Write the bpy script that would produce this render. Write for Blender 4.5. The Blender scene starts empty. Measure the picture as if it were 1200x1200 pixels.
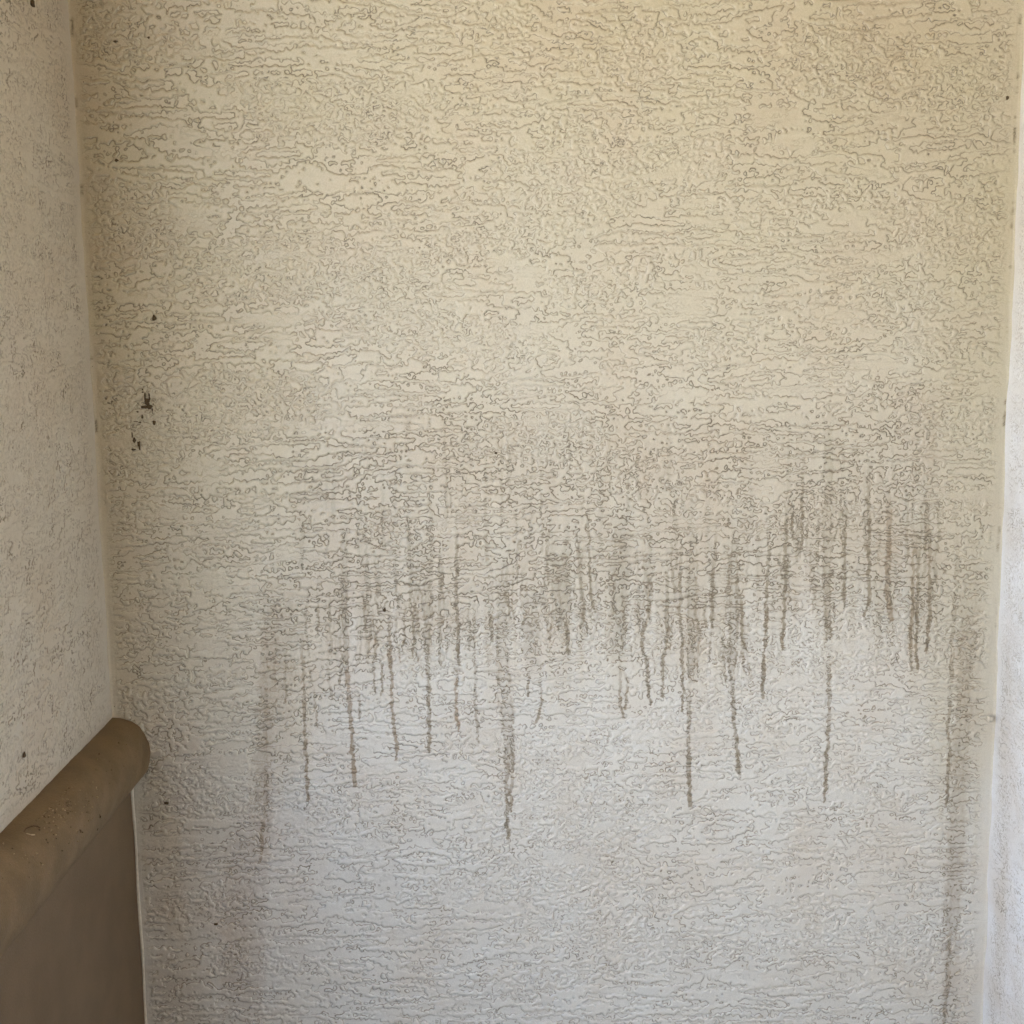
import bpy, bmesh, math
import numpy as np
from mathutils import Vector, Matrix

# ------------------------------------------------------------------ camera, sky, sun, exposure
SC = bpy.context.scene
COL = SC.collection
F, PITCH, ROLL, CD, CH = 1560.0, math.radians(8.6), math.radians(-0.87), 2.06, 1.5
fw = np.array([0, math.cos(PITCH), -math.sin(PITCH)])
u0 = np.array([0, math.sin(PITCH), math.cos(PITCH)])
r0 = np.array([1.0, 0, 0])
rt = r0*math.cos(ROLL) + u0*math.sin(ROLL)
up = -r0*math.sin(ROLL) + u0*math.cos(ROLL)
CP = np.array([0, -CD, CH])
cd = bpy.data.cameras.new('camera')
cd.sensor_fit = 'HORIZONTAL'; cd.sensor_width = 36.0
cd.lens = 36.0*F/1200.0
cd.clip_start = 0.02; cd.clip_end = 2000
cam = bpy.data.objects.new('camera', cd); COL.objects.link(cam)
cam.matrix_world = Matrix(((rt[0], up[0], -fw[0], CP[0]), (rt[1], up[1], -fw[1], CP[1]),
                           (rt[2], up[2], -fw[2], CP[2]), (0, 0, 0, 1)))
SC.camera = cam

SUN_EL, SUN_AZ = math.radians(58), math.radians(160)     # azimuth clockwise from +Y: behind the camera, to the left
w = bpy.data.worlds.new('World'); SC.world = w; w.use_nodes = True
nt = w.node_tree
sky = nt.nodes.new('ShaderNodeTexSky'); sky.sky_type = 'NISHITA'; sky.sun_disc = False
sky.sun_elevation = SUN_EL; sky.sun_rotation = SUN_AZ
nt.links.new(sky.outputs[0], nt.nodes['Background'].inputs[0])
nt.nodes['Background'].inputs[1].default_value = 0.11
sl = bpy.data.lights.new('sun', 'SUN'); sl.energy = 4.6; sl.angle = math.radians(0.5); sl.color = (1.0, 0.95, 0.87)
so = bpy.data.objects.new('sun', sl); COL.objects.link(so)
sd = Vector((math.sin(SUN_AZ)*math.cos(SUN_EL), math.cos(SUN_AZ)*math.cos(SUN_EL), math.sin(SUN_EL)))
so.rotation_euler = sd.to_track_quat('Z', 'Y').to_euler()
so.location = (-3, -6, 8)
SC.view_settings.view_transform = 'Standard'; SC.view_settings.look = 'None'
SC.view_settings.gamma = 1.0; SC.view_settings.use_curve_mapping = False
SC.view_settings.exposure = 3.27
SC.cycles.max_bounces = 8; SC.cycles.diffuse_bounces = 6


def ray(px, py): return fw*F + rt*(px-600) - up*(py-600)
def at_y(px, py, Y=0.0):
    d = ray(px, py); return CP + d*((Y-CP[1])/d[1])
def at_x(px, py, X):
    d = ray(px, py); return CP + d*((X-CP[0])/d[0])


XL, XLOW, XR = -0.6445, -0.6215, 0.7690      # side wall plane, lower panel plane, bright wall plane

# ------------------------------------------------------------------ noise
def perlin(x, y, seed):
    rs = np.random.RandomState(seed)
    ang = (rs.rand(256)*2*np.pi).astype(np.float32)
    perm = rs.permutation(256).astype(np.int32); perm = np.concatenate([perm, perm])
    gx, gy = np.cos(ang), np.sin(ang)
    x = np.asarray(x, np.float32) + np.float32(37.3); y = np.asarray(y, np.float32) + np.float32(71.7)
    xi = np.floor(x); yi = np.floor(y)
    fx = x - xi; fy = y - yi
    xi = xi.astype(np.int32) & 255; yi = yi.astype(np.int32) & 255
    x1 = (xi+1) & 255; y1 = (yi+1) & 255
    def g(a, b, dx, dy):
        h = perm[perm[a]+b]
        return gx[h]*dx + gy[h]*dy
    sx = fx*fx*fx*(fx*(fx*6-15)+10); sy = fy*fy*fy*(fy*(fy*6-15)+10)
    a = g(xi, yi, fx, fy); b = g(x1, yi, fx-1, fy)
    c = g(xi, y1, fx, fy-1); d = g(x1, y1, fx-1, fy-1)
    a += (b-a)*sx; c += (d-c)*sx
    return (a + (c-a)*sy)*1.41
def fbm(x, y, seed, oct=3, rough=0.55):
    s = 0; a = 1.0; f = 1.0
    for i in range(oct):
        s = s + a*perlin(x*f, y*f, seed+i*17); a *= rough; f *= 2.03
    return s
def sst(a, b, x):
    t = np.clip((x-a)/(b-a), 0, 1); return t*t*(3-2*t)

# ------------------------------------------------------------------ objects helpers
def tag(o, label=None, cat=None, group=None, kind=None):
    if label: o['label'] = label
    if cat: o['category'] = cat
    if group: o['group'] = group
    if kind: o['kind'] = kind
    return o
def empty(name, loc=(0, 0, 0)):
    o = bpy.data.objects.new(name, None); o.location = loc; COL.objects.link(o); return o
def link(name, me, mat, parent=None):
    o = bpy.data.objects.new(name, me); COL.objects.link(o)
    if mat: me.materials.append(mat)
    if parent:
        o.parent = parent; o.matrix_parent_inverse = Matrix.Translation(parent.location).inverted()
    return o
def box(name, x0, x1, y0, y1, z0, z1, mat, parent=None):
    me = bpy.data.meshes.new(name)
    v = [(x, y, z) for x in (x0, x1) for y in (y0, y1) for z in (z0, z1)]
    f = [(0, 1, 3, 2), (4, 6, 7, 5), (0, 4, 5, 1), (2, 3, 7, 6), (0, 2, 6, 4), (1, 5, 7, 3)]
    me.from_pydata(v, [], f); me.update()
    return link(name, me, mat, parent)

# ------------------------------------------------------------------ materials
class NT:
    def __init__(s, name):
        s.m = bpy.data.materials.new(name); s.m.use_nodes = True
        s.t = s.m.node_tree; s.b = s.t.nodes['Principled BSDF']
    def n(s, typ, **kw):
        o = s.t.nodes.new(typ)
        for k, v in kw.items(): setattr(o, k, v)
        return o
    def l(s, a, b): s.t.links.new(a, b)
    def val(s, x, sock):
        if hasattr(x, 'is_linked') or isinstance(x, bpy.types.NodeSocket): s.l(x, sock)
        else: sock.default_value = x
    def math(s, op, a, b=None, c=None, clamp=False):
        o = s.n('ShaderNodeMath', operation=op); o.use_clamp = clamp
        s.val(a, o.inputs[0])
        if b is not None: s.val(b, o.inputs[1])
        if c is not None: s.val(c, o.inputs[2])
        return o.outputs[0]
    def ramp(s, x, a, b, c=0.0, d=1.0, smooth=True):
        o = s.n('ShaderNodeMapRange'); o.interpolation_type = 'SMOOTHSTEP' if smooth else 'LINEAR'
        s.val(x, o.inputs[0])
        for i, v in zip((1, 2, 3, 4), (a, b, c, d)): s.val(v, o.inputs[i])
        return o.outputs[0]
    def mix(s, f, a, b, mode='MIX'):
        o = s.n('ShaderNodeMix', data_type='RGBA', blend_type=mode)
        s.val(f, o.inputs[0])
        for v, k in ((a, 6), (b, 7)):
            if isinstance(v, tuple): o.inputs[k].default_value = (*v, 1)
            else: s.l(v, o.inputs[k])
        return o.outputs[2]
    def attr(s, name):
        return s.n('ShaderNodeAttribute', attribute_name=name).outputs['Fac']
    def noise(s, scale, detail=3, rough=0.55, vec=None, dist=0.0):
        o = s.n('ShaderNodeTexNoise'); o.inputs['Scale'].default_value = scale
        o.inputs['Detail'].default_value = detail; o.inputs['Roughness'].default_value = rough
        o.inputs['Distortion'].default_value = dist
        if vec is not None: s.l(vec, o.inputs['Vector'])
        return o.outputs[0]
    def coord(s, scale=(1, 1, 1)):
        c = s.n('ShaderNodeTexCoord'); m = s.n('ShaderNodeMapping'); s.l(c.outputs['Object'], m.inputs[0])
        m.inputs['Scale'].default_value = scale; return m.outputs[0]

def stucco_material(name, clean, dusty_warm, line=0.97, line_w=1.3):
    k = NT(name)
    fld, reach, vein = k.attr('field'), k.attr('reach'), k.attr('vein')
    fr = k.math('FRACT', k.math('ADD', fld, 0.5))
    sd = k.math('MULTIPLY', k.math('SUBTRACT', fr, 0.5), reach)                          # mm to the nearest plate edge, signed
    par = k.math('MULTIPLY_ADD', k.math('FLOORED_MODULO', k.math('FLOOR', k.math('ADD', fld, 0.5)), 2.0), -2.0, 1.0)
    d = k.math('ABSOLUTE', k.math('ADD', k.math('MULTIPLY', sd, par), 0.65))             # dirt and painted relief shade at the foot of each edge
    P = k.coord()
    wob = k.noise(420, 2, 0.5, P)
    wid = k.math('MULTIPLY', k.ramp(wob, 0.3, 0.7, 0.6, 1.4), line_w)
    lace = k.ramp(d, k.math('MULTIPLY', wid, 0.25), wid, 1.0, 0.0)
    lace = k.math('MULTIPLY', lace, vein)
    dust = k.attr('dust')
    base = k.mix(dust, clean, dusty_warm)
    blot = k.noise(9, 5, 0.6, P)
    base = k.mix(k.ramp(blot, 0.3, 0.75, 0.0, 0.35), base, (0.50, 0.455, 0.375))
    base = k.mix(k.ramp(k.noise(4.5, 3, 0.6, P), 0.42, 0.7, 0.0, 0.4), base, k.mix(1.0, base, (1.0, 0.93, 0.86), 'MULTIPLY'))
    grain = k.noise(650, 2, 0.6, P)
    base = k.mix(1.0, base, k.mix(k.ramp(grain, 0.25, 0.75), (0.90, 0.90, 0.90), (1.08, 1.08, 1.08)), 'MULTIPLY')
    rust_and_glow, drip = k.attr('rust_and_glow'), k.attr('drip')
    dripc = k.mix(rust_and_glow, (0.265, 0.21, 0.115), (0.42, 0.265, 0.13))
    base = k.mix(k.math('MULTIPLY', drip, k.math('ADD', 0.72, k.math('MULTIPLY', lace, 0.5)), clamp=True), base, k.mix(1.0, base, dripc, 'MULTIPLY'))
    dirt_shade = k.mix(k.ramp(k.noise(30, 2, 0.5, P), 0.35, 0.65), (0.17, 0.145, 0.10), (0.21, 0.175, 0.12))
    col = k.mix(k.math('MULTIPLY', lace, line, clamp=True), base, dirt_shade)
    # tiny dark pinholes
    vo = k.n('ShaderNodeTexVoronoi'); vo.inputs['Scale'].default_value = 75; k.l(P, vo.inputs['Vector'])
    sep = k.n('ShaderNodeSeparateColor'); k.l(vo.outputs['Color'], sep.inputs[0])
    pin = k.math('MULTIPLY', k.ramp(vo.outputs['Distance'], 0.04, 0.09, 1, 0), k.math('GREATER_THAN', sep.outputs[0], 0.82))
    pin = k.math('MULTIPLY', pin, k.attr('pins'))
    col = k.mix(pin, col, (0.07, 0.055, 0.04))
    k.l(col, k.b.inputs['Base Color'])
    k.b.inputs['Roughness'].default_value = 0.38
    k.b.inputs['Specular IOR Level'].default_value = 0.5
    bp = k.n('ShaderNodeBump'); bp.inputs['Strength'].default_value = 0.5; bp.inputs['Distance'].default_value = 0.001
    h = k.math('ADD', k.math('MULTIPLY', grain, 0.6), k.math('MULTIPLY', k.noise(260, 2, 0.5, P), 0.6))
    h = k.math('SUBTRACT', h, k.math('MULTIPLY', lace, 0.5))
    k.l(h, bp.inputs['Height']); k.l(bp.outputs[0], k.b.inputs['Normal'])
    return k.m

def plain_material(name, c0, c1, scale=14, rough=0.6, bump=0.25, bscale=160, speck=None):
    k = NT(name); P = k.coord()
    col = k.mix(k.ramp(k.noise(scale, 5, 0.6, P), 0.3, 0.7), c0, c1)
    g = k.noise(bscale, 3, 0.6, P)
    col = k.mix(1.0, col, k.mix(k.ramp(g, 0.25, 0.75), (0.88, 0.88, 0.88), (1.1, 1.1, 1.1)), 'MULTIPLY')
    if speck:
        s = k.noise(bscale*1.2, 4, 0.7, P)
        col = k.mix(k.ramp(s, 0.64, 0.70, 0, 0.8), col, speck)
    k.l(col, k.b.inputs['Base Color']); k.b.inputs['Roughness'].default_value = rough
    bp = k.n('ShaderNodeBump'); bp.inputs['Strength'].default_value = bump; bp.inputs['Distance'].default_value = 0.001
    k.l(g, bp.inputs['Height']); k.l(bp.outputs[0], k.b.inputs['Normal'])
    return k.m

M_BACK = stucco_material('cream_stucco', (0.60, 0.595, 0.548), (0.482, 0.438, 0.305))
M_SIDE = stucco_material('side_stucco', (0.60, 0.575, 0.505), (0.57, 0.525, 0.42), line=1.0, line_w=2.0)
M_BRIGHT = stucco_material('bright_stucco', (0.80, 0.83, 0.875), (0.76, 0.745, 0.70), line=0.7)  # base colour includes the blue-white skylight that falls on this wall
M_BROWN = plain_material('brown_paint', (0.142, 0.096, 0.052), (0.178, 0.124, 0.07), 9, 0.62, 0.9, 420, (0.10, 0.066, 0.035))
M_LEDGE = plain_material('brown_ledge_paint', (0.142, 0.094, 0.042), (0.195, 0.134, 0.066), 20, 0.55, 0.9, 420, (0.10, 0.07, 0.04))
M_CAULK = plain_material('painted_caulk', (0.56, 0.52, 0.43), (0.60, 0.57, 0.49), 20, 0.5, 0.3, 200)
M_CONC = plain_material('concrete', (0.44, 0.42, 0.39), (0.52, 0.50, 0.46), 3, 0.85, 0.4, 90)
M_CEIL = plain_material('tan_wood', (0.26, 0.15, 0.045), (0.31, 0.18, 0.06), 4, 0.6, 0.3, 60)
M_TILE = plain_material('floor_tile', (0.12, 0.10, 0.08), (0.16, 0.135, 0.11), 3, 0.7, 0.4, 90)
M_SIDE2 = plain_material('bounce_stucco', (0.60, 0.59, 0.56), (0.66, 0.65, 0.62), 3, 0.8, 0.4, 90)
M_DIRT = plain_material('dried_mud', (0.055, 0.036, 0.016), (0.10, 0.07, 0.035), 300, 0.9, 0.6, 900)
M_GRIT = plain_material('grit', (0.07, 0.05, 0.03), (0.42, 0.33, 0.2), 160, 0.9, 0.3, 700)
M_FLAKE = plain_material('pale_flake', (0.42, 0.34, 0.22), (0.52, 0.44, 0.31), 300, 0.8, 0.3, 700)
M_TWIG = plain_material('dark_twig', (0.09, 0.055, 0.03), (0.12, 0.08, 0.045), 300, 0.8, 0.3, 700)

# ------------------------------------------------------------------ stucco sheets with real relief
def axis(lo, hi, a, b, fine, coarse):
    """coordinates lo..hi, fine steps inside a..b, coarse outside"""
    p = []
    if lo < a: p.append(np.linspace(lo, a, max(2, int((a-lo)/coarse)+1))[:-1])
    p.append(np.linspace(a, b, int(round((b-a)/fine))+1))
    if hi > b: p.append(np.linspace(b, hi, max(2, int((hi-b)/coarse)+1))[1:])
    return np.concatenate(p)

def sheet(name, U, V, place, h, attrs, mat, parent, flip=False):
    nu, nv = len(U), len(V)
    uu, vv = np.meshgrid(U, V)
    co = place(uu, vv, h).reshape(-1, 3).astype(np.float32)
    idx = np.arange(nu*nv, dtype=np.int32).reshape(nv, nu)
    q = np.stack([idx[:-1, :-1], idx[:-1, 1:], idx[1:, 1:], idx[1:, :-1]], -1).reshape(-1, 4)
    if flip: q = q[:, ::-1]
    me = bpy.data.meshes.new(name)
    me.vertices.add(len(co)); me.vertices.foreach_set('co', co.ravel())
    me.loops.add(q.size); me.loops.foreach_set('vertex_index', np.ascontiguousarray(q).ravel())
    me.polygons.add(len(q))
    me.polygons.foreach_set('loop_start', np.arange(0, q.size, 4, dtype=np.int32))
    me.update(calc_edges=True)
    me.polygons.foreach_set('use_smooth', np.ones(len(q), dtype=bool))
    for k, a in attrs.items():
        at = me.attributes.new(k, 'FLOAT', 'POINT')
        at.data.foreach_set('value', np.ascontiguousarray(np.broadcast_to(a, uu.shape), dtype=np.float32).ravel())
    me.update()
    return link(name, me, mat, parent)

def stucco_field(U, V, seed, aniso=1.0, plate=1.0, calm=None, rise=2.2):
    """trowelled plaster: layered plates with ragged edges; returns height (m) and the edge-distance attributes"""
    u, v = np.meshgrid(U, V)
    w1 = perlin(u*105, v*105, seed+1); w2 = perlin(u*105, v*120, seed+2)
    w3 = perlin(u*240, v*240, seed+3); w4 = perlin(u*240, v*240, seed+4)
    x = u + 0.0038*w1 + 0.0024*w3
    y = v + 0.0026*w2 + 0.0019*w4
    tilt = 0.05*perlin(u*1.3, v*1.3, seed+9)
    a = fbm(x*6*plate, (y+tilt*u)*36*plate, seed+20, 3, 0.5)
    big = sst(-0.1, 0.35, fbm(u*2.2+5, v*3.4, seed+110, 2))
    a = a*(1-big) + 1.05*big*fbm(x*4*plate, (y+tilt*u)*23*plate, seed+120, 3, 0.55)
    b = fbm(x*27*plate, y*42*plate, seed+40, 3, 0.55)
    m = sst(-0.22, 0.30, fbm(u*3.0, v*8.0, seed+60, 2) + 0.16 + (aniso-1.0))
    n = (a*m*1.05 + b*(1-m)*0.95)
    n = n + 0.16*perlin(u*150, v*150, seed+70)
    n = n/np.std(n)
    sp = 0.98
    gu = np.gradient(n, U, axis=1); gv = np.gradient(n, V, axis=0)
    g = np.sqrt(gu*gu+gv*gv) + 1e-3
    reach = np.clip(sp/g*1000.0, 0, 60)
    phi = n/sp
    fr = phi - np.floor(phi) - 0.0
    dmm = (np.abs((phi+0.5) % 1.0 - 0.5))*reach*1.0
    # terraces: step across each whole phi over about +-1.1 mm
    r = np.round(phi); sd_ = (phi-r)*reach
    par = 1.0 - 2.0*(np.mod(r, 2.0))
    ter = 0.5*par*np.clip(sd_/1.3, -1, 1)*sst(1.2, 5.0, reach)
    flat = 1 - 0.8*sst(0.38, 0.72, fbm(u*8, v*24, seed+130, 2))
    ter = ter*flat
    patch = fbm(u*14, v*22, seed+80, 2)
    brk = 0.62 + 0.38*sst(-0.35, 0.35, perlin(u*45, v*60, seed+81))
    vein = np.clip((0.80 + 0.40*patch)*brk, 0.2, 1.25)*(0.25+0.75*sst(2.2, 5.5, reach))*(0.15+0.85*flat)
    h = rise*0.001*ter + 0.0003*fbm(u*60, v*90, seed+90, 2) + 0.0005*fbm(u*5, v*9, seed+95, 2)
    h = h - 0.00035*np.exp(-(dmm/1.1)**2)
    return u, v, h, phi, reach, vein

# photo tracings of the drip stains: points, width, strength, rust
DRIPS = [
 ([(320,670),(314,760),(310,870),(302,1120)], 24, .44, .8), ([(314,690),(311,800),(312,930),(305,1012)], 6, .55, .75), ([(333,680),(326,900)], 30, .36, .8),
 ([(292,900),(294,1005)], 5, .25, .9), ([(282,940),(278,1250)], 40, .30, .85), ([(300,980),(292,1300)], 30, .22, .8),
 ([(352,720),(356,800),(357,850),(361,939)], 5, .9, .5), ([(366,800),(369,825),(372,853)], 3.4, .7, .3),
 ([(335,740),(335,822)], 3.5, .6, .3), ([(330,690),(322,760),(322,800)], 4, .4, .6), ([(345,690),(343,800)], 9, .22, .3),
 ([(403,600),(404,700),(405,780)], 9, .45, .2), ([(404,740),(408,800),(412,860),(416,923)], 6, 1.0, .6),
 ([(420,808),(422,844)], 3.4, .85, .1), ([(426,690),(428,736)], 3.2, .8, .2), ([(372,690),(373,742)], 3.2, .6, .2),
 ([(437,765),(439,811)], 3.6, .85, .1), ([(447,768),(447,815)], 3.4, .85, .1), ([(443,735),(437,760)], 3, .6, .6),
 ([(455,700),(458,780),(460,845),(465,880),(464,891)], 5, 1.0, .5),
 ([(475,700),(473,763)], 3.2, .8, .1), ([(485,700),(484,768)], 3.2, .9, .1), ([(478,600),(482,720)], 5, .4, .1),
 ([(500,630),(501,700),(500,770)], 9, .42, .1), ([(500,740),(502,800),(503,882)], 5.5, .95, .1),
 ([(535,600),(535,700),(538,780)], 5, .85, .1), ([(538,775),(534,810),(537,858)], 5, .95, .9), ([(549,690),(551,762)], 3.2, .5, .1),
 ([(555,690),(557,780),(558,840),(561,871)], 4, .55, .1), ([(573,710),(577,751)], 3.2, .75, .1),
 ([(588,640),(588,760),(594,830),(597,900)], 14, .40, .1), ([(598,850),(594,920),(595,984)], 6, .85, .2), ([(601,850),(601,900),(598,952)], 4, .7, .2),
 ([(583,780),(584,830)], 3, .4, .1),
 ([(622,690),(622,760),(630,805)], 22, .32, .1), ([(620,780),(619,816)], 3.6, .8, .1), ([(633,790),(634,822),(629,848)], 4, .9, .1),
 ([(655,640),(660,700),(664,735)], 24, .34, .1), ([(665,720),(666,766)], 5, .75, .1), ([(674,600),(682,700),(688,743)], 4.5, .65, .1),
 ([(688,590),(692,680),(694,713)], 4.2, .85, .1), ([(655,640),(657,735)], 4, .5, .1),
 ([(726,600),(728,700),(730,790)], 19, .34, .1), ([(727,770),(727,825),(730,842)], 4.2, .8, .2), ([(731,780),(735,800),(733,832)], 4.2, .8, .2),
 ([(758,640),(760,720),(752,745),(759,790),(760,816),(763,826)], 5, .85, .1), ([(783,640),(782,740),(777,780),(777,817)], 5, .75, .1),
 ([(798,620),(797,700),(800,790),(800,834)], 4.5, .85, .1), ([(812,590),(811,700),(810,800)], 10, .42, .1),
 ([(808,790),(807,830),(807,900),(808,945)], 6, .95, .1), ([(836,640),(835,700),(833,736)], 4.6, .85, .1), ([(826,690),(827,735)], 3, .6, .1),
 ([(862,600),(860,700),(858,790)], 10, .5, .1), ([(858,770),(860,840),(864,880),(866,908)], 6.5, .9, .1),
 ([(867,690),(870,730),(868,745),(873,761)], 4.2, .95, .1), ([(847,735),(849,770),(850,800)], 3.2, .65, .1),
 ([(903,600),(899,680),(897,740),(893,819)], 5.2, 1.0, .1), ([(922,580),(921,660),(918,720),(917,762)], 5, .9, .1),
 ([(929,590),(928,633)], 3.4, .8, .1), ([(941,550),(939,644)], 3.4, .85, .1),
 ([(970,470),(971,600),(969,690)], 11, .34, .1), ([(969,650),(971,750)], 9, .62, .1), ([(971,745),(972,830),(968,900),(966,941)], 5.6, .95, .1),
 ([(992,580),(989,680),(990,711)], 4.2, .85, .1), ([(1018,530),(1018,680),(1018,700),(1013,723)], 5.2, .8, .1),
 ([(1040,560),(1042,640),(1039,690),(1043,715),(1045,728)], 8, .75, .55),
 ([(1071,610),(1069,720),(1066,760)], 5, .85, .4), ([(1076,610),(1074,760),(1075,784)], 4.6, .9, .2), ([(1067,750),(1067,786)], 4, .7, .1),
 ([(1088,590),(1090,700),(1088,740),(1086,766)], 5, .85, .3),
 ([(1122,600),(1121,680),(1116,740),(1115,800)], 6, .5, .3), ([(1115,790),(1111,850),(1113,880),(1109,945)], 5, .85, .2),
 ([(1140,600),(1130,800),(1122,950),(1115,1080),(1108,1330)], 24, .445, .6), ([(1118,960),(1113,1060),(1112,1130),(1106,1205)], 7, .6, .4),
 ([(1150,640),(1142,800),(1134,960)], 16, .14, .9), ([(1088,620),(1090,720)], 34, .12, 1), ([(1040,620),(1044,720)], 26, .10, 1),
]

def drip_layers(U, V, u, v):
    drip = np.zeros_like(u, dtype=np.float32); rust_and_glow = np.zeros_like(drip)
    px = 0.00133
    rs = np.random.RandomState(5)
    lst = list(DRIPS)
    for i in range(85):                                         # faint thin runs that feed the long ones
        x = rs.uniform(345, 1105); y0 = 560 + rs.uniform(-70, 110); L = rs.uniform(40, 130)
        lst.append(([(x, y0), (x+rs.uniform(-3, 3), y0+L)], rs.uniform(2.5, 5.5), rs.uniform(.10, .32), rs.uniform(0, .3)))
    for x0, x1, y0, y1, n in ((395, 530, 600, 790, 34), (350, 400, 700, 830, 8), (590, 700, 590, 760, 18), (720, 880, 610, 800, 34), (900, 1000, 540, 720, 12), (1010, 1100, 560, 740, 18)):
        for i in range(n):                                      # short sharp runs beside the long ones
            x = rs.uniform(x0, x1); ye = rs.uniform(y0+70, y1); L = rs.uniform(25, 90)
            lst.append(([(x, ye-L), (x+rs.uniform(-4, 4), ye-L*.5), (x+rs.uniform(-4, 4), ye)], rs.uniform(2.6, 4.2), rs.uniform(.25, .55), rs.uniform(0, .3)))
    for k, (pts, wd, st, ru) in enumerate(lst):
        soft = wd >= 15 and st < .45
        P = np.array([at_y(*p)[[0, 2]] for p in pts])
        hw = wd*px*(0.42 if wd < 10 else 0.5)
        i0, i1 = np.searchsorted(U, [P[:, 0].min()-hw*2-.012, P[:, 0].max()+hw*2+.012])
        j0, j1 = np.searchsorted(V, [P[:, 1].min()-.012, P[:, 1].max()+.012])
        if i1 <= i0 or j1 <= j0: continue
        uu, vv = u[j0:j1, i0:i1], v[j0:j1, i0:i1]
        z = P[::-1, 1]; xx = np.interp(vv, z, P[::-1, 0])
        zt, zb = P[0, 1], P[-1, 1]; L = zt-zb
        wig = 0.0025*perlin(vv*55, vv*0+k*3.1, 11) + 0.0021*perlin(vv*150, vv*0+k*5.7, 12)
        t = (zt-vv)/L                                           # 0 top .. 1 tip
        wmod = hw*(1 + 0.55*perlin(vv*95, vv*0+k*7.3, 13) + 0.35*perlin(uu*330, vv*330, 14))
        wmod = wmod*(0.75 + 0.25*sst(1.0, 0.9, t))
        m = 1 - sst(0.72, 1.12, np.abs(uu-xx-wig)/np.maximum(wmod, 1e-4))
        e = sst(-0.02, 0.30, t)*(1-sst(1.0-0.0012/L, 1.0+0.0022/L, t))
        e = e*(0.60 + 0.50*t*t)
        if soft: e = sst(-0.02, 0.2, t)*(1 - sst(0.55, 1.0, t))
        rag = 0.78 + 0.40*perlin(uu*230, vv*130, 15) + 0.25*perlin(uu*60, vv*60, 16)
        edge = (1.0 if wd < 9 else 0.8) + (0.0 if soft else 0.45 if wd < 9 else 1.1)*sst(0.45, 0.9, np.abs(uu-xx-wig)/np.maximum(wmod, 1e-4))      # tide line along the rim
        s = np.clip(m*e*st*1.35*np.clip(rag, .35, 1.2)*edge, 0, 1)
        cur = drip[j0:j1, i0:i1]; new = s > cur
        rust_and_glow[j0:j1, i0:i1] = np.where(new, ru, rust_and_glow[j0:j1, i0:i1])
        drip[j0:j1, i0:i1] = np.maximum(cur, s) + 0.25*np.minimum(cur, s)
    return np.clip(drip, 0, 1), rust_and_glow

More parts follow.
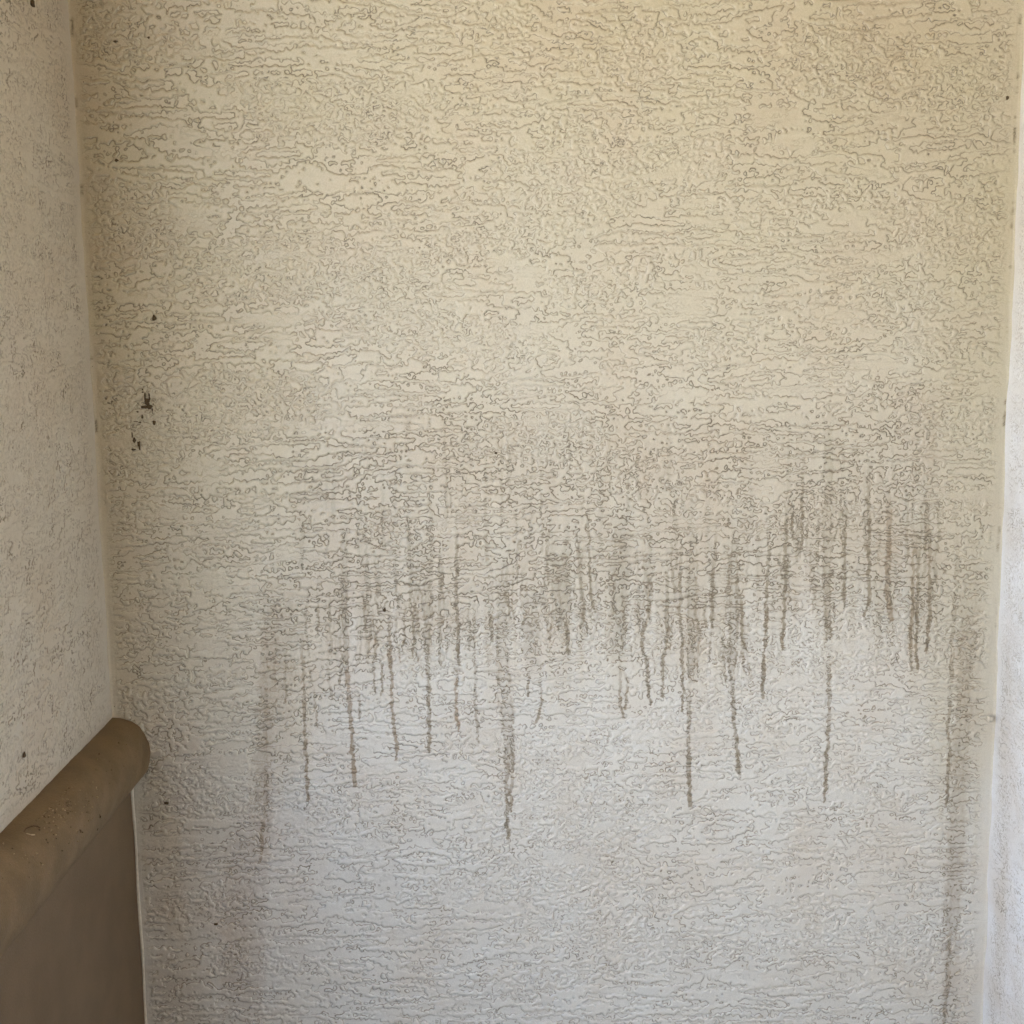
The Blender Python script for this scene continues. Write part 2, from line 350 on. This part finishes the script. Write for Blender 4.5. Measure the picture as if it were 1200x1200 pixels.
# ------------------------------------------------------------------ back wall
def back_wall():
    root = empty('stucco_wall', (0.06, 0, 0))
    tag(root, 'pale cream stucco wall streaked with dark drip stains, facing the viewer', 'wall')
    U = axis(XL-0.03, XR+0.03, -0.66, XR+0.03, 0.0015, 0.03)
    V = axis(0.0, 2.42, 0.30, 1.99, 0.0015, 0.03)
    u, v, h, phi, reach, vein = stucco_field(U, V, 3)
    # distance from both inner corners: brushed smooth, with a small plaster cove
    xl = np.where(v > 0.80, XL, XLOW)
    dl = u - xl; dr = XR - u
    wl = 0.004*perlin(v*14, v*0, 51) + 0.002*perlin(v*60, v*0, 52)
    sl_ = sst(0.004, 0.022, dl + wl); sr_ = sst(0.008, 0.026, dr + wl)
    calm = sl_*sr_
    h = h*(0.12 + 0.88*calm) + (1-calm)*0.00035*perlin(u*330, v*14, 58)
    h = h + 0.0015*np.exp(-np.maximum(dr, 0)/0.0015)
    h = h + 0.002*np.exp(-np.maximum(dl, 0)/0.002)*(v > 0.85)
    vein = vein*(0.10 + 0.90*calm)
    # wear: dust and warm light painted above the drip line, cleaner below, streaky border
    X0 = at_y(600, 600)[0]
    zl = at_y(700, 760)[2]
    streak = 0.045*perlin(u*55, v*0, 61) + 0.03*perlin(u*140, v*2, 62) + 0.05*perlin(u*6, v*3, 63)
    xb = [at_y(q, 800)[0] for q in (120, 250, 330, 400, 1060, 1110, 1150, 1200)]
    low = np.interp(u, xb, [-.42, -.40, -.25, 0, 0, -.30, -.30, -.2])
    v0 = v; v = v - low
    dust = 0.36*sst(-0.10, 0.15, v - zl + 1.6*streak) + 0.64*sst(-0.05, 0.98, v - zl + 1.2*streak)  # upper ramp paints warm light from the ceiling into the dust
    v = v0
    za, zb = at_y(700, 470)[2], at_y(700, 735)[2]
    band = (1-sst(za-0.09, za+0.06, v + 0.04*perlin(u*8, v*6, 64)))*sst(zb-0.03, zb+0.05, v + 1.3*streak)
    xs = sst(at_y(300, 700)[0], at_y(390, 700)[0], u)*(1-sst(at_y(1085, 700)[0], at_y(1120, 700)[0], u))
    band = band*xs
    vst = 0.5+0.5*np.clip(perlin(u*75, v*4, 65)*1.6, -1, 1)
    drip, rust_and_glow = drip_layers(U, V, u, v)
    cr = 0.9*np.exp(-((dr-0.0045-0.003*perlin(v*9, v*0, 91))/0.0022)**2)*sst(0.25, 0.75, fbm(v*16, v*0, 92, 4, .75))*sst(-.1, .3, perlin(v*2.3, v*0, 97))
    cl = 0.8*np.exp(-((dl-0.0035-0.003*perlin(v*9, v*0, 93))/0.0022)**2)*sst(0.45, 0.95, fbm(v*13, v*0, 94, 4, .75))
    drip = np.maximum(drip, np.maximum(cr, cl))
    for (qx, qy, rr, ss) in ((172, 471, .013, .55), (160, 519, .010, .45), (163, 494, .007, .35), (181, 373, .005, .3), (1070, 700, .05, .12), (182, 900, .028, .30), (178, 960, .022, .34), (176, 1010, .02, .22)):
        c = at_y(qx, qy); e2 = ((u-c[0])**2+(v-c[2])**2)/rr**2
        drip = np.maximum(drip, ss*np.exp(-e2)*np.clip(0.6+0.9*perlin(u*160, v*160, 95), 0, 1.3))
    for (qx, qy, rr, ss) in ((720, 15, .13, .10), (1040, 60, .18, .24), (1150, 170, .10, .12), (1090, 690, .06, .10), (280, 1060, .04, .10)):  # top three patches paint warm ceiling light; the lower two are reddish stains
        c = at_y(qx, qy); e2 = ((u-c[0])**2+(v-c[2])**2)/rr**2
        sm = ss*np.exp(-e2)*np.clip(0.8+0.6*perlin(u*25, v*25, 96), 0, 1.3); rust_and_glow = np.where(sm > drip, 1.0, rust_and_glow); drip = np.maximum(drip, sm)
    drip = np.clip(drip + band*(0.09 + 0.17*vst), 0, 1)
    vein = vein*(1 + 0.42*band) + 0.75*np.clip(drip*1.6, 0, 1)*(1-0.65*rust_and_glow)
    vein = vein*(0.92 + 0.08*sst(zl-0.22, zl+0.06, v))  # low lines kept dark: relief shadow painted where the wall is clean
    pins = 0.35 + 0.65*(1-sst(0.05, 0.25, dl))
    def place(uu, vv, hh): return np.stack([uu, -hh, vv], -1)
    sheet('stucco_face', U, V, place, h, dict(field=phi, reach=reach, vein=np.clip(vein, 0, 1.6), dust=np.clip(dust, 0, 1), drip=drip, rust_and_glow=rust_and_glow, pins=pins), M_BACK, root)
    box('wall_core', -1.2, 1.1, 0.03, 0.18, 0.0, 2.42, M_CONC, root)
    # pale plaster nub in the right corner
    return root

# ------------------------------------------------------------------ side wall with ledge
def side_wall():
    root = empty('side_wall', (XL, -0.5, 0))
    tag(root, 'side wall at the left, pale stucco above a rounded brown ledge and brown panel', 'wall')
    zc = 0.8615
    YE = -0.60
    U = axis(YE, 0.0, -0.52, 0.0, 0.0018, 0.03)                  # along y
    V = axis(zc-0.02, 2.42, zc-0.02, 1.95, 0.0018, 0.03)
    u, v, h, phi, reach, vein = stucco_field(U, V, 203, aniso=0.93, plate=1.1, rise=1.6)
    dc = -u
    calm = sst(0.01, 0.045, dc + 0.006*perlin(v*20, v*0, 71))*sst(0.004, 0.02, v-zc)
    h = h*(0.15+0.85*calm)*0.9 + (0.0018*perlin(v*7, v*0, 74) + 0.0009*perlin(v*24, v*0, 75))*np.exp(-dc/0.05); vein = vein*(0.12+0.88*calm)*(0.70+0.5*sst(-0.1, 0.5, perlin(u*40, v*30, 78)))
    dust = np.clip(0.15+0.75*sst(0.95, 1.8, v) + 0.25*fbm(u*6, v*6, 77, 2), 0, 1)  # second colour grows with height, with random variation
    def place(uu, vv, hh): return np.stack([XL+hh, uu, vv], -1)
    sheet('stucco_face', U, V, place, h, dict(field=phi, reach=reach, vein=np.clip(vein, 0, 1.5), dust=dust, drip=u*0, rust_and_glow=u*0, pins=u*0+0.8), M_SIDE, root)
    # ledge: rounded nose, swept along y
    prof = []
    top, bot = zc+0.004, zc-0.112
    r = (top-bot)/2
    for i in range(25):
        a = math.radians(90 - 180*i/24)
        ca, sa = math.cos(a), math.sin(a)
        prof.append((XL - 0.004 + 0.062*abs(ca)**0.86 * (1 if ca >= 0 else -1), (top+bot)/2 + r*(abs(sa)**0.95)*(1 if sa >= 0 else -1)))
    prof = [(XL-0.15, top)] + prof + [(XL-0.15, bot)]
    ys = np.concatenate([np.linspace(-0.92, -0.001, 80)])
    vs, fs = [], []
    rs = np.random.RandomState(8)
    for j, y in enumerate(ys):
        for i, (x, z) in enumerate(prof):
            b = 0.0008*math.sin(y*140+i*2.1)*math.sin(y*37+i) + 0.0006*math.sin(y*23+i*.4) + 0.0004*math.sin(y*61+i*1.1)
            vs.append((x+b, y, z+b*0.6))
    n = len(prof)
    for j in range(len(ys)-1):
        for i in range(n-1):
            a = j*n+i; fs.append((a, a+n, a+n+1, a+1))
    fs.append(tuple(range(n)))
    me = bpy.data.meshes.new('ledge'); me.from_pydata(vs, [], fs); me.update()
    for p in me.polygons: p.use_smooth = len(p.vertices) == 4
    link('ledge', me, M_LEDGE, root)
    box('lower_panel', XL-0.12, XLOW, -0.92, -0.001, 0.0, bot+0.006, M_BROWN, root)
    box('wall_core', XL-0.15, XL-0.012, YE, -0.002, bot+0.02, 2.42, M_CONC, root)
    # bead of paint along the foot of the stucco's corner with the brown panel
    def bead(name, pts, rad, mat, par):
        cu = bpy.data.curves.new(name, 'CURVE'); cu.dimensions = '3D'; cu.bevel_depth = rad; cu.bevel_resolution = 3
        s = cu.splines.new('POLY'); s.points.add(len(pts)-1)
        for p, q in zip(s.points, pts):
            p.co = (*q, 1); p.radius = 1 + 0.2*math.sin(q[2]*27)+0.12*math.sin(q[2]*111)
        o = bpy.data.objects.new(name, cu); me = bpy.data.meshes.new_from_object(o)
        bpy.data.objects.remove(o); bpy.data.curves.remove(cu)
        for p in me.polygons: p.use_smooth = True
        return link(name, me, mat, par)
    bead('sealant_bead', [(XLOW+0.0015+0.0008*math.sin(z*31), -0.0012, z) for z in np.linspace(0.0, bot+0.004, 90)], 0.0024, M_CAULK, root)
    return root

# ------------------------------------------------------------------ bright wall at the right
def bright_wall():
    root = empty('bright_wall', (XR, -0.5, 0))
    tag(root, 'skylit white stucco wall at the right edge, speckled and turned side-on', 'wall')
    U = axis(-4.0, 0.0, -0.30, 0.0, 0.0018, 0.03)
    V = axis(0.0, 2.42, 0.30, 1.75, 0.0018, 0.03)
    u, v, h, phi, reach, vein = stucco_field(U, V, 303, aniso=0.75, plate=1.25, rise=1.0)
    dc = -u
    calm = sst(0.008, 0.03, dc + 0.004*perlin(v*20, v*0, 81))
    h = h*(0.15+0.85*calm); vein = vein*(0.12+0.88*calm)*0.9
    h = h + (0.0028*perlin(v*7, v*0, 84) + 0.0013*perlin(v*24, v*0, 85))*np.exp(-dc/0.05)
    soil = np.exp(-((dc-0.05-0.02*perlin(v*5, v*0, 83))/0.025)**2)*(1-sst(0.75, 1.1, v))
    vein = vein*(1+0.8*soil)
    dust = np.clip(sst(1.15, 1.7, v) + 0.35*soil, 0, 1)  # warmer tint towards the top, plus soil near the corner
    def place(uu, vv, hh): return np.stack([XR-hh, uu, vv], -1)
    sheet('stucco_face', U, V, place, h, dict(field=phi, reach=reach, vein=np.clip(vein, 0, 1.6), dust=dust, drip=0.12*soil, rust_and_glow=u*0+.3, pins=u*0+1), M_BRIGHT, root, flip=True)
    box('wall_core', XR+0.012, XR+0.2, -4.0, 0.02, 0.0, 2.42, M_CONC, root)
    return root

back_wall(); side_wall(); bright_wall()

# ------------------------------------------------------------------ dirt specks, debris
def lump(name, c, r, seed, mat, parent=None, stretch=(1, 1, 1)):
    bm = bmesh.new(); bmesh.ops.create_icosphere(bm, subdivisions=2, radius=1)
    rs = np.random.RandomState(seed); ph = rs.rand(6)*6.28
    for vv in bm.verts:
        d = 1 + .22*math.sin(3*vv.co.x+ph[0]) + .18*math.sin(4*vv.co.y+ph[1]) + .2*math.sin(5*vv.co.z+ph[2])
        vv.co = Vector((vv.co.x*r*stretch[0]*d, vv.co.y*r*stretch[1]*d, vv.co.z*r*stretch[2]*d))
    me = bpy.data.meshes.new(name); bm.to_mesh(me); bm.free()
    for p in me.polygons: p.use_smooth = True
    o = link(name, me, mat, parent); o.location = c if parent is None else (c[0]-parent.location[0], c[1]-parent.location[1], c[2]-parent.location[2])
    if parent: o.matrix_parent_inverse = Matrix.Identity(4)
    return o
PXM = 0.00133
def speck(px, py, wpx, hpx, label, seed, plane='back', name='dirt_speck'):
    if plane == 'back': c = at_y(px, py, -0.0008); st = (wpx/2*PXM, 0.0016, hpx/2*PXM)
    else:
        c = at_x(px, py, XL+0.0008); st = (0.0016, wpx/2*PXM*2.0, hpx/2*PXM)
    o = lump(name, tuple(c), 1.0, seed, M_DIRT, None, st)
    tag(o, label, 'dirt', 'dark dirt specks stuck to the walls')
    return o
speck(181, 495, 4.5, 5.5, 'small round dark speck just below the splattered mud clump', 1)
speck(181, 373, 5, 6, 'squarish dark speck above the mud clump, near the side wall', 2)
speck(137, 188, 4, 4.5, 'dark speck high on the stained wall close to the side wall corner', 3)
speck(174, 44, 2.6, 2.6, 'tiny round dark speck near the top of the stained wall', 4)
speck(135, 48.5, 6.5, 2.4, 'flat dark dash near the top of the stained wall', 5)
speck(195, 941, 5, 3.6, 'black speck on the stained wall beside the end of the brown ledge', 6)
speck(450, 715, 4.5, 4.5, 'black speck among the drip stains in the middle of the wall', 7)
speck(581, 531, 2.8, 2.8, 'tiny dark speck above the drip stains at mid wall', 8)
speck(105, 443, 2.6, 5, 'thin dark speck in the inner corner beside the mud clump', 9)
speck(38, 4, 6, 8, 'brown blotch at the very top of the side wall', 10, 'side')
speck(28.5, 885, 3, 5, 'dark speck on the pale side wall just above the brown ledge', 11, 'side')
speck(253, 1083, 4, 3, 'faint dark speck low on the wall beside the brown panel', 13)
speck(1181, 114.5, 3.6, 4.2, 'dark speck high on the wall near the bright wall corner', 14)

mc = at_y(172, 471)
mud = empty('mud_splatter', (mc[0], 0, mc[2]))
tag(mud, 'splattered dark mud clump with stray legs on the stained wall near the side wall', 'dirt')
for i, (px, py, wx, wz) in enumerate([(172.5, 469.5, 7, 5), (170, 465, 2.6, 8), (175.2, 465, 2.6, 8), (174.5, 476.5, 9, 5), (168.8, 477.0, 6, 3.6), (172.3, 473, 5, 5),
                                      (167.3, 459.5, 2.2, 2.2), (166.9, 456.5, 1.8, 1.8), (179.5, 473.5, 3, 1.8), (178.5, 481, 1.6, 5), (162, 482.5, 4, 1.8), (166.8, 488.5, 2, 6), (159, 494, 5, 2), (164, 495, 3, 1.6)]):
    c = at_y(px, py, -0.0007)
    lump('clod', tuple(c), 1.0, 40+i, M_DIRT, mud, (wx/2*PXM, 0.0014, wz/2*PXM))
mc = at_y(159.5, 518)
mud2 = empty('mud_dab', (mc[0], 0, mc[2]))
tag(mud2, 'pair of round black mud dabs below the mud clump', 'dirt')
for i, (px, py, wx, wz) in enumerate([(157.5, 516, 4.4, 5), (162.6, 520, 3, 6.5), (163.6, 525, 2, 4), (157, 526.6, 5, 2.2), (155, 510, 1.4, 6)]):
    c = at_y(px, py, -0.0007)
    lump('clod', tuple(c), 1.0, 60+i, M_DIRT, mud2, (wx/2*PXM, 0.0014, wz/2*PXM))
cc = at_y(98, 334)
crk = empty('dark_scratch', (cc[0], 0, cc[2]))
tag(crk, 'long thin dark scratch running down the inner corner beside the side wall', 'crack')
for i, (px, py, wx, wz) in enumerate([(95.6, 327.5, 2, 6), (97.2, 335, 2, 9), (96.8, 341, 1.8, 5), (98, 354, 2.2, 7), (98.6, 358, 1.8, 5), (114, 572, 1.8, 9), (115, 578, 2.4, 5), (117.5, 583, 3, 2)][:5]):
    c = at_y(px, py, -0.003)
    lump('crack_segment', tuple(c), 1.0, 80+i, M_DIRT, crk, (wx/2*PXM, 0.0018, wz/2*PXM))
nb = at_y(1160.5, 842, -0.006)
nub = lump('plaster_nub', tuple(nb), 1.0, 99, M_CAULK, None, (0.0042, 0.005, 0.005))
tag(nub, 'small pale plaster nub in the corner against the bright wall', 'plaster')

# ------------------------------------------------------------------ litter on the ledge
def ledge_point(px, py):
    best = None
    for i in range(400):                                    # march the ray onto the ledge nose
        d = ray(px, py); d = d/np.linalg.norm(d)
        p = CP + d*(1.5 + i*0.0016)
        top, bot = 0.8615+0.004, 0.8615-0.112
        a = (p[0]-(XL-0.004))/0.062; b = (p[2]-(top+bot)/2)/((top+bot)/2-bot)
        if a > -0.2 and abs(max(a, 0))**(2/0.86) + abs(b)**(2/0.95) <= 1.0: return p
    return p
def flake(px, py, ln, wd, ang, mat, label, name, seed):
    p = ledge_point(px, py)
    bm = bmesh.new()
    n = 7; rs = np.random.RandomState(seed)
    ring = []
    for i in range(n):
        a = 2*math.pi*i/n; r = 1 + rs.uniform(-.3, .3)
        x, y = math.cos(a)*ln/2*r, math.sin(a)*wd/2*r
        ring.append((x*math.cos(ang)-y*math.sin(ang), x*math.sin(ang)+y*math.cos(ang), 0.0006*math.cos(2*a)))
    lo = [bm.verts.new((x, y, z)) for x, y, z in ring]; hi = [bm.verts.new((x*.9, y*.9, z+0.0007)) for x, y, z in ring]
    bm.faces.new(hi); bm.faces.new(lo[::-1])
    for i in range(n): bm.faces.new((lo[i], lo[(i+1) % n], hi[(i+1) % n], hi[i]))
    me = bpy.data.meshes.new(name); bm.to_mesh(me); bm.free()
    o = link(name, me, mat); o.location = p
    nx = max(0.0, (p[0]-(XL-0.004))/0.062); nz = (p[2]-0.8075)/0.058
    o.rotation_euler = Vector((nx/0.062, 0, nz/0.058)).to_track_quat('Z', 'Y').to_euler()
    return tag(o, label, 'debris', 'bits of debris on the brown ledge')
LIT = [(113, 924, .005, .002, .6, 0, 'pale crumb lying highest up the brown ledge'),
       (62, 950, .004, .002, .2, 0, 'small pale flake amid the litter patch on the ledge'),
       (74, 949, .006, .0018, 2.0, 0, 'longer pale flake in the middle of the ledge litter patch'),
       (91, 952, .003, .002, 1.0, 0, 'pale grain to the right of the ledge litter patch'),
       (92, 939, .003, .0015, .4, 0, 'tiny pale grain just above the ledge litter patch'),
       (36, 978, .011, .0022, 2.3, 0, 'pale sliver beside the curled twig on the ledge'),
       (4, 989, .004, .003, .3, 0, 'pale crumb at the near end of the ledge against the wall'),
       (52, 957, .006, .002, .8, 1, 'dark bark scrap in the ledge litter patch'),
       (68, 943, .005, .002, 2.6, 1, 'brown scrap along the back of the ledge litter patch'),
       (83, 945, .004, .002, .4, 1, 'dark scrap toward the front of the ledge litter patch'),
       (117, 957, .003, .007, .1, 1, 'dark upright seed near the front edge of the ledge'),
       (94, 974, .003, .006, .5, 1, 'black forked seed on the front of the ledge'),
       (114, 972, .003, .004, .9, 1, 'black dot seed on the ledge edge above the brown panel'),
       (116, 884, .005, .0025, .2, 1, 'dark mark on the ledge near its far rounded end')]
for i, (px, py, ln, wd, an, mt, lb) in enumerate(LIT):
    flake(px, py, ln, wd, an, (M_FLAKE, M_TWIG)[mt], lb, ('paint_flake', 'bark_scrap')[mt], 200+i)
pts = [ledge_point(*q) for q in [(28, 976), (30, 972), (34, 970), (39, 968.5), (44, 969), (47, 971)]]
cu = bpy.data.curves.new('twig', 'CURVE'); cu.dimensions = '3D'; cu.bevel_depth = 0.0007; cu.bevel_resolution = 2
s = cu.splines.new('POLY'); s.points.add(len(pts)-1)
for p, q in zip(s.points, pts): p.co = (q[0], q[1], q[2]+0.0008, 1)
to = bpy.data.objects.new('twig', cu); me = bpy.data.meshes.new_from_object(to); bpy.data.objects.remove(to); bpy.data.curves.remove(cu)
tag(link('curled_twig', me, M_TWIG), 'thin curled dark twig lying on the brown ledge', 'twig')

rs = np.random.RandomState(77)
gv, gf = [], []
for i in range(420):
    if i < 260: gx, gy = rs.normal(70, 20), rs.normal(949, 14)
    else: gx, gy = rs.uniform(0, 150), rs.uniform(870, 1040)
    if gy < 1000-1.08*gx+8 or gy > 1085-1.08*gx: continue
    p = ledge_point(gx, gy); q = rs.uniform(0.0006, 0.0019)
    b = len(gv); up_ = np.array([max(0, (p[0]-XL)/0.062), 0, (p[2]-0.8075)/0.058]); up_ = up_/np.linalg.norm(up_)
    for d in ((1, 0, 0), (-1, 0, .3), (0, 1.4, 0), (0, -1.2, .2), (0, 0, 1), (0, 0, -1)):
        gv.append(tuple(p + np.array(d)*q*rs.uniform(.6, 1.3) + up_*q*0.3))
    for t in ((0, 2, 4), (2, 1, 4), (1, 3, 4), (3, 0, 4), (2, 0, 5), (1, 2, 5), (3, 1, 5), (0, 3, 5)): gf.append(tuple(b+j for j in t))
me = bpy.data.meshes.new('ledge_grit'); me.from_pydata(gv, [], gf); me.update()
go = link('ledge_grit', me, M_GRIT)
tag(go, 'gritty pale and dark dust scattered over the brown ledge', 'grit', kind='stuff')

# ------------------------------------------------------------------ floor, ceiling, ground around the porch
tag(box('bounce_wall', -4.2, -4.0, -9, 3, -0.12, 3.4, M_SIDE2), kind='structure')  # unseen wall, added to bounce warm sunlight into the porch
tag(box('porch_floor', -0.72, 1.1, -2.95, 0.0, -0.12, -0.004, M_TILE), kind='structure')
tag(box('porch_ceiling', -0.78, 1.1, -2.95, 0.2, 2.423, 2.55, M_CEIL), kind='structure')
tag(box('sky_block_wall', -0.72, 1.1, -3.15, -2.95, -0.12, 2.55, M_BROWN), kind='structure')  # unseen wall behind the camera, added to block sky light
me = bpy.data.meshes.new('ground'); g = 300
me.from_pydata([(-g, -g, -.13), (g, -g, -.13), (g, g, -.13), (-g, g, -.13)], [], [(0, 1, 2, 3)]); me.update()
tag(link('ground', me, M_CONC), kind='structure')
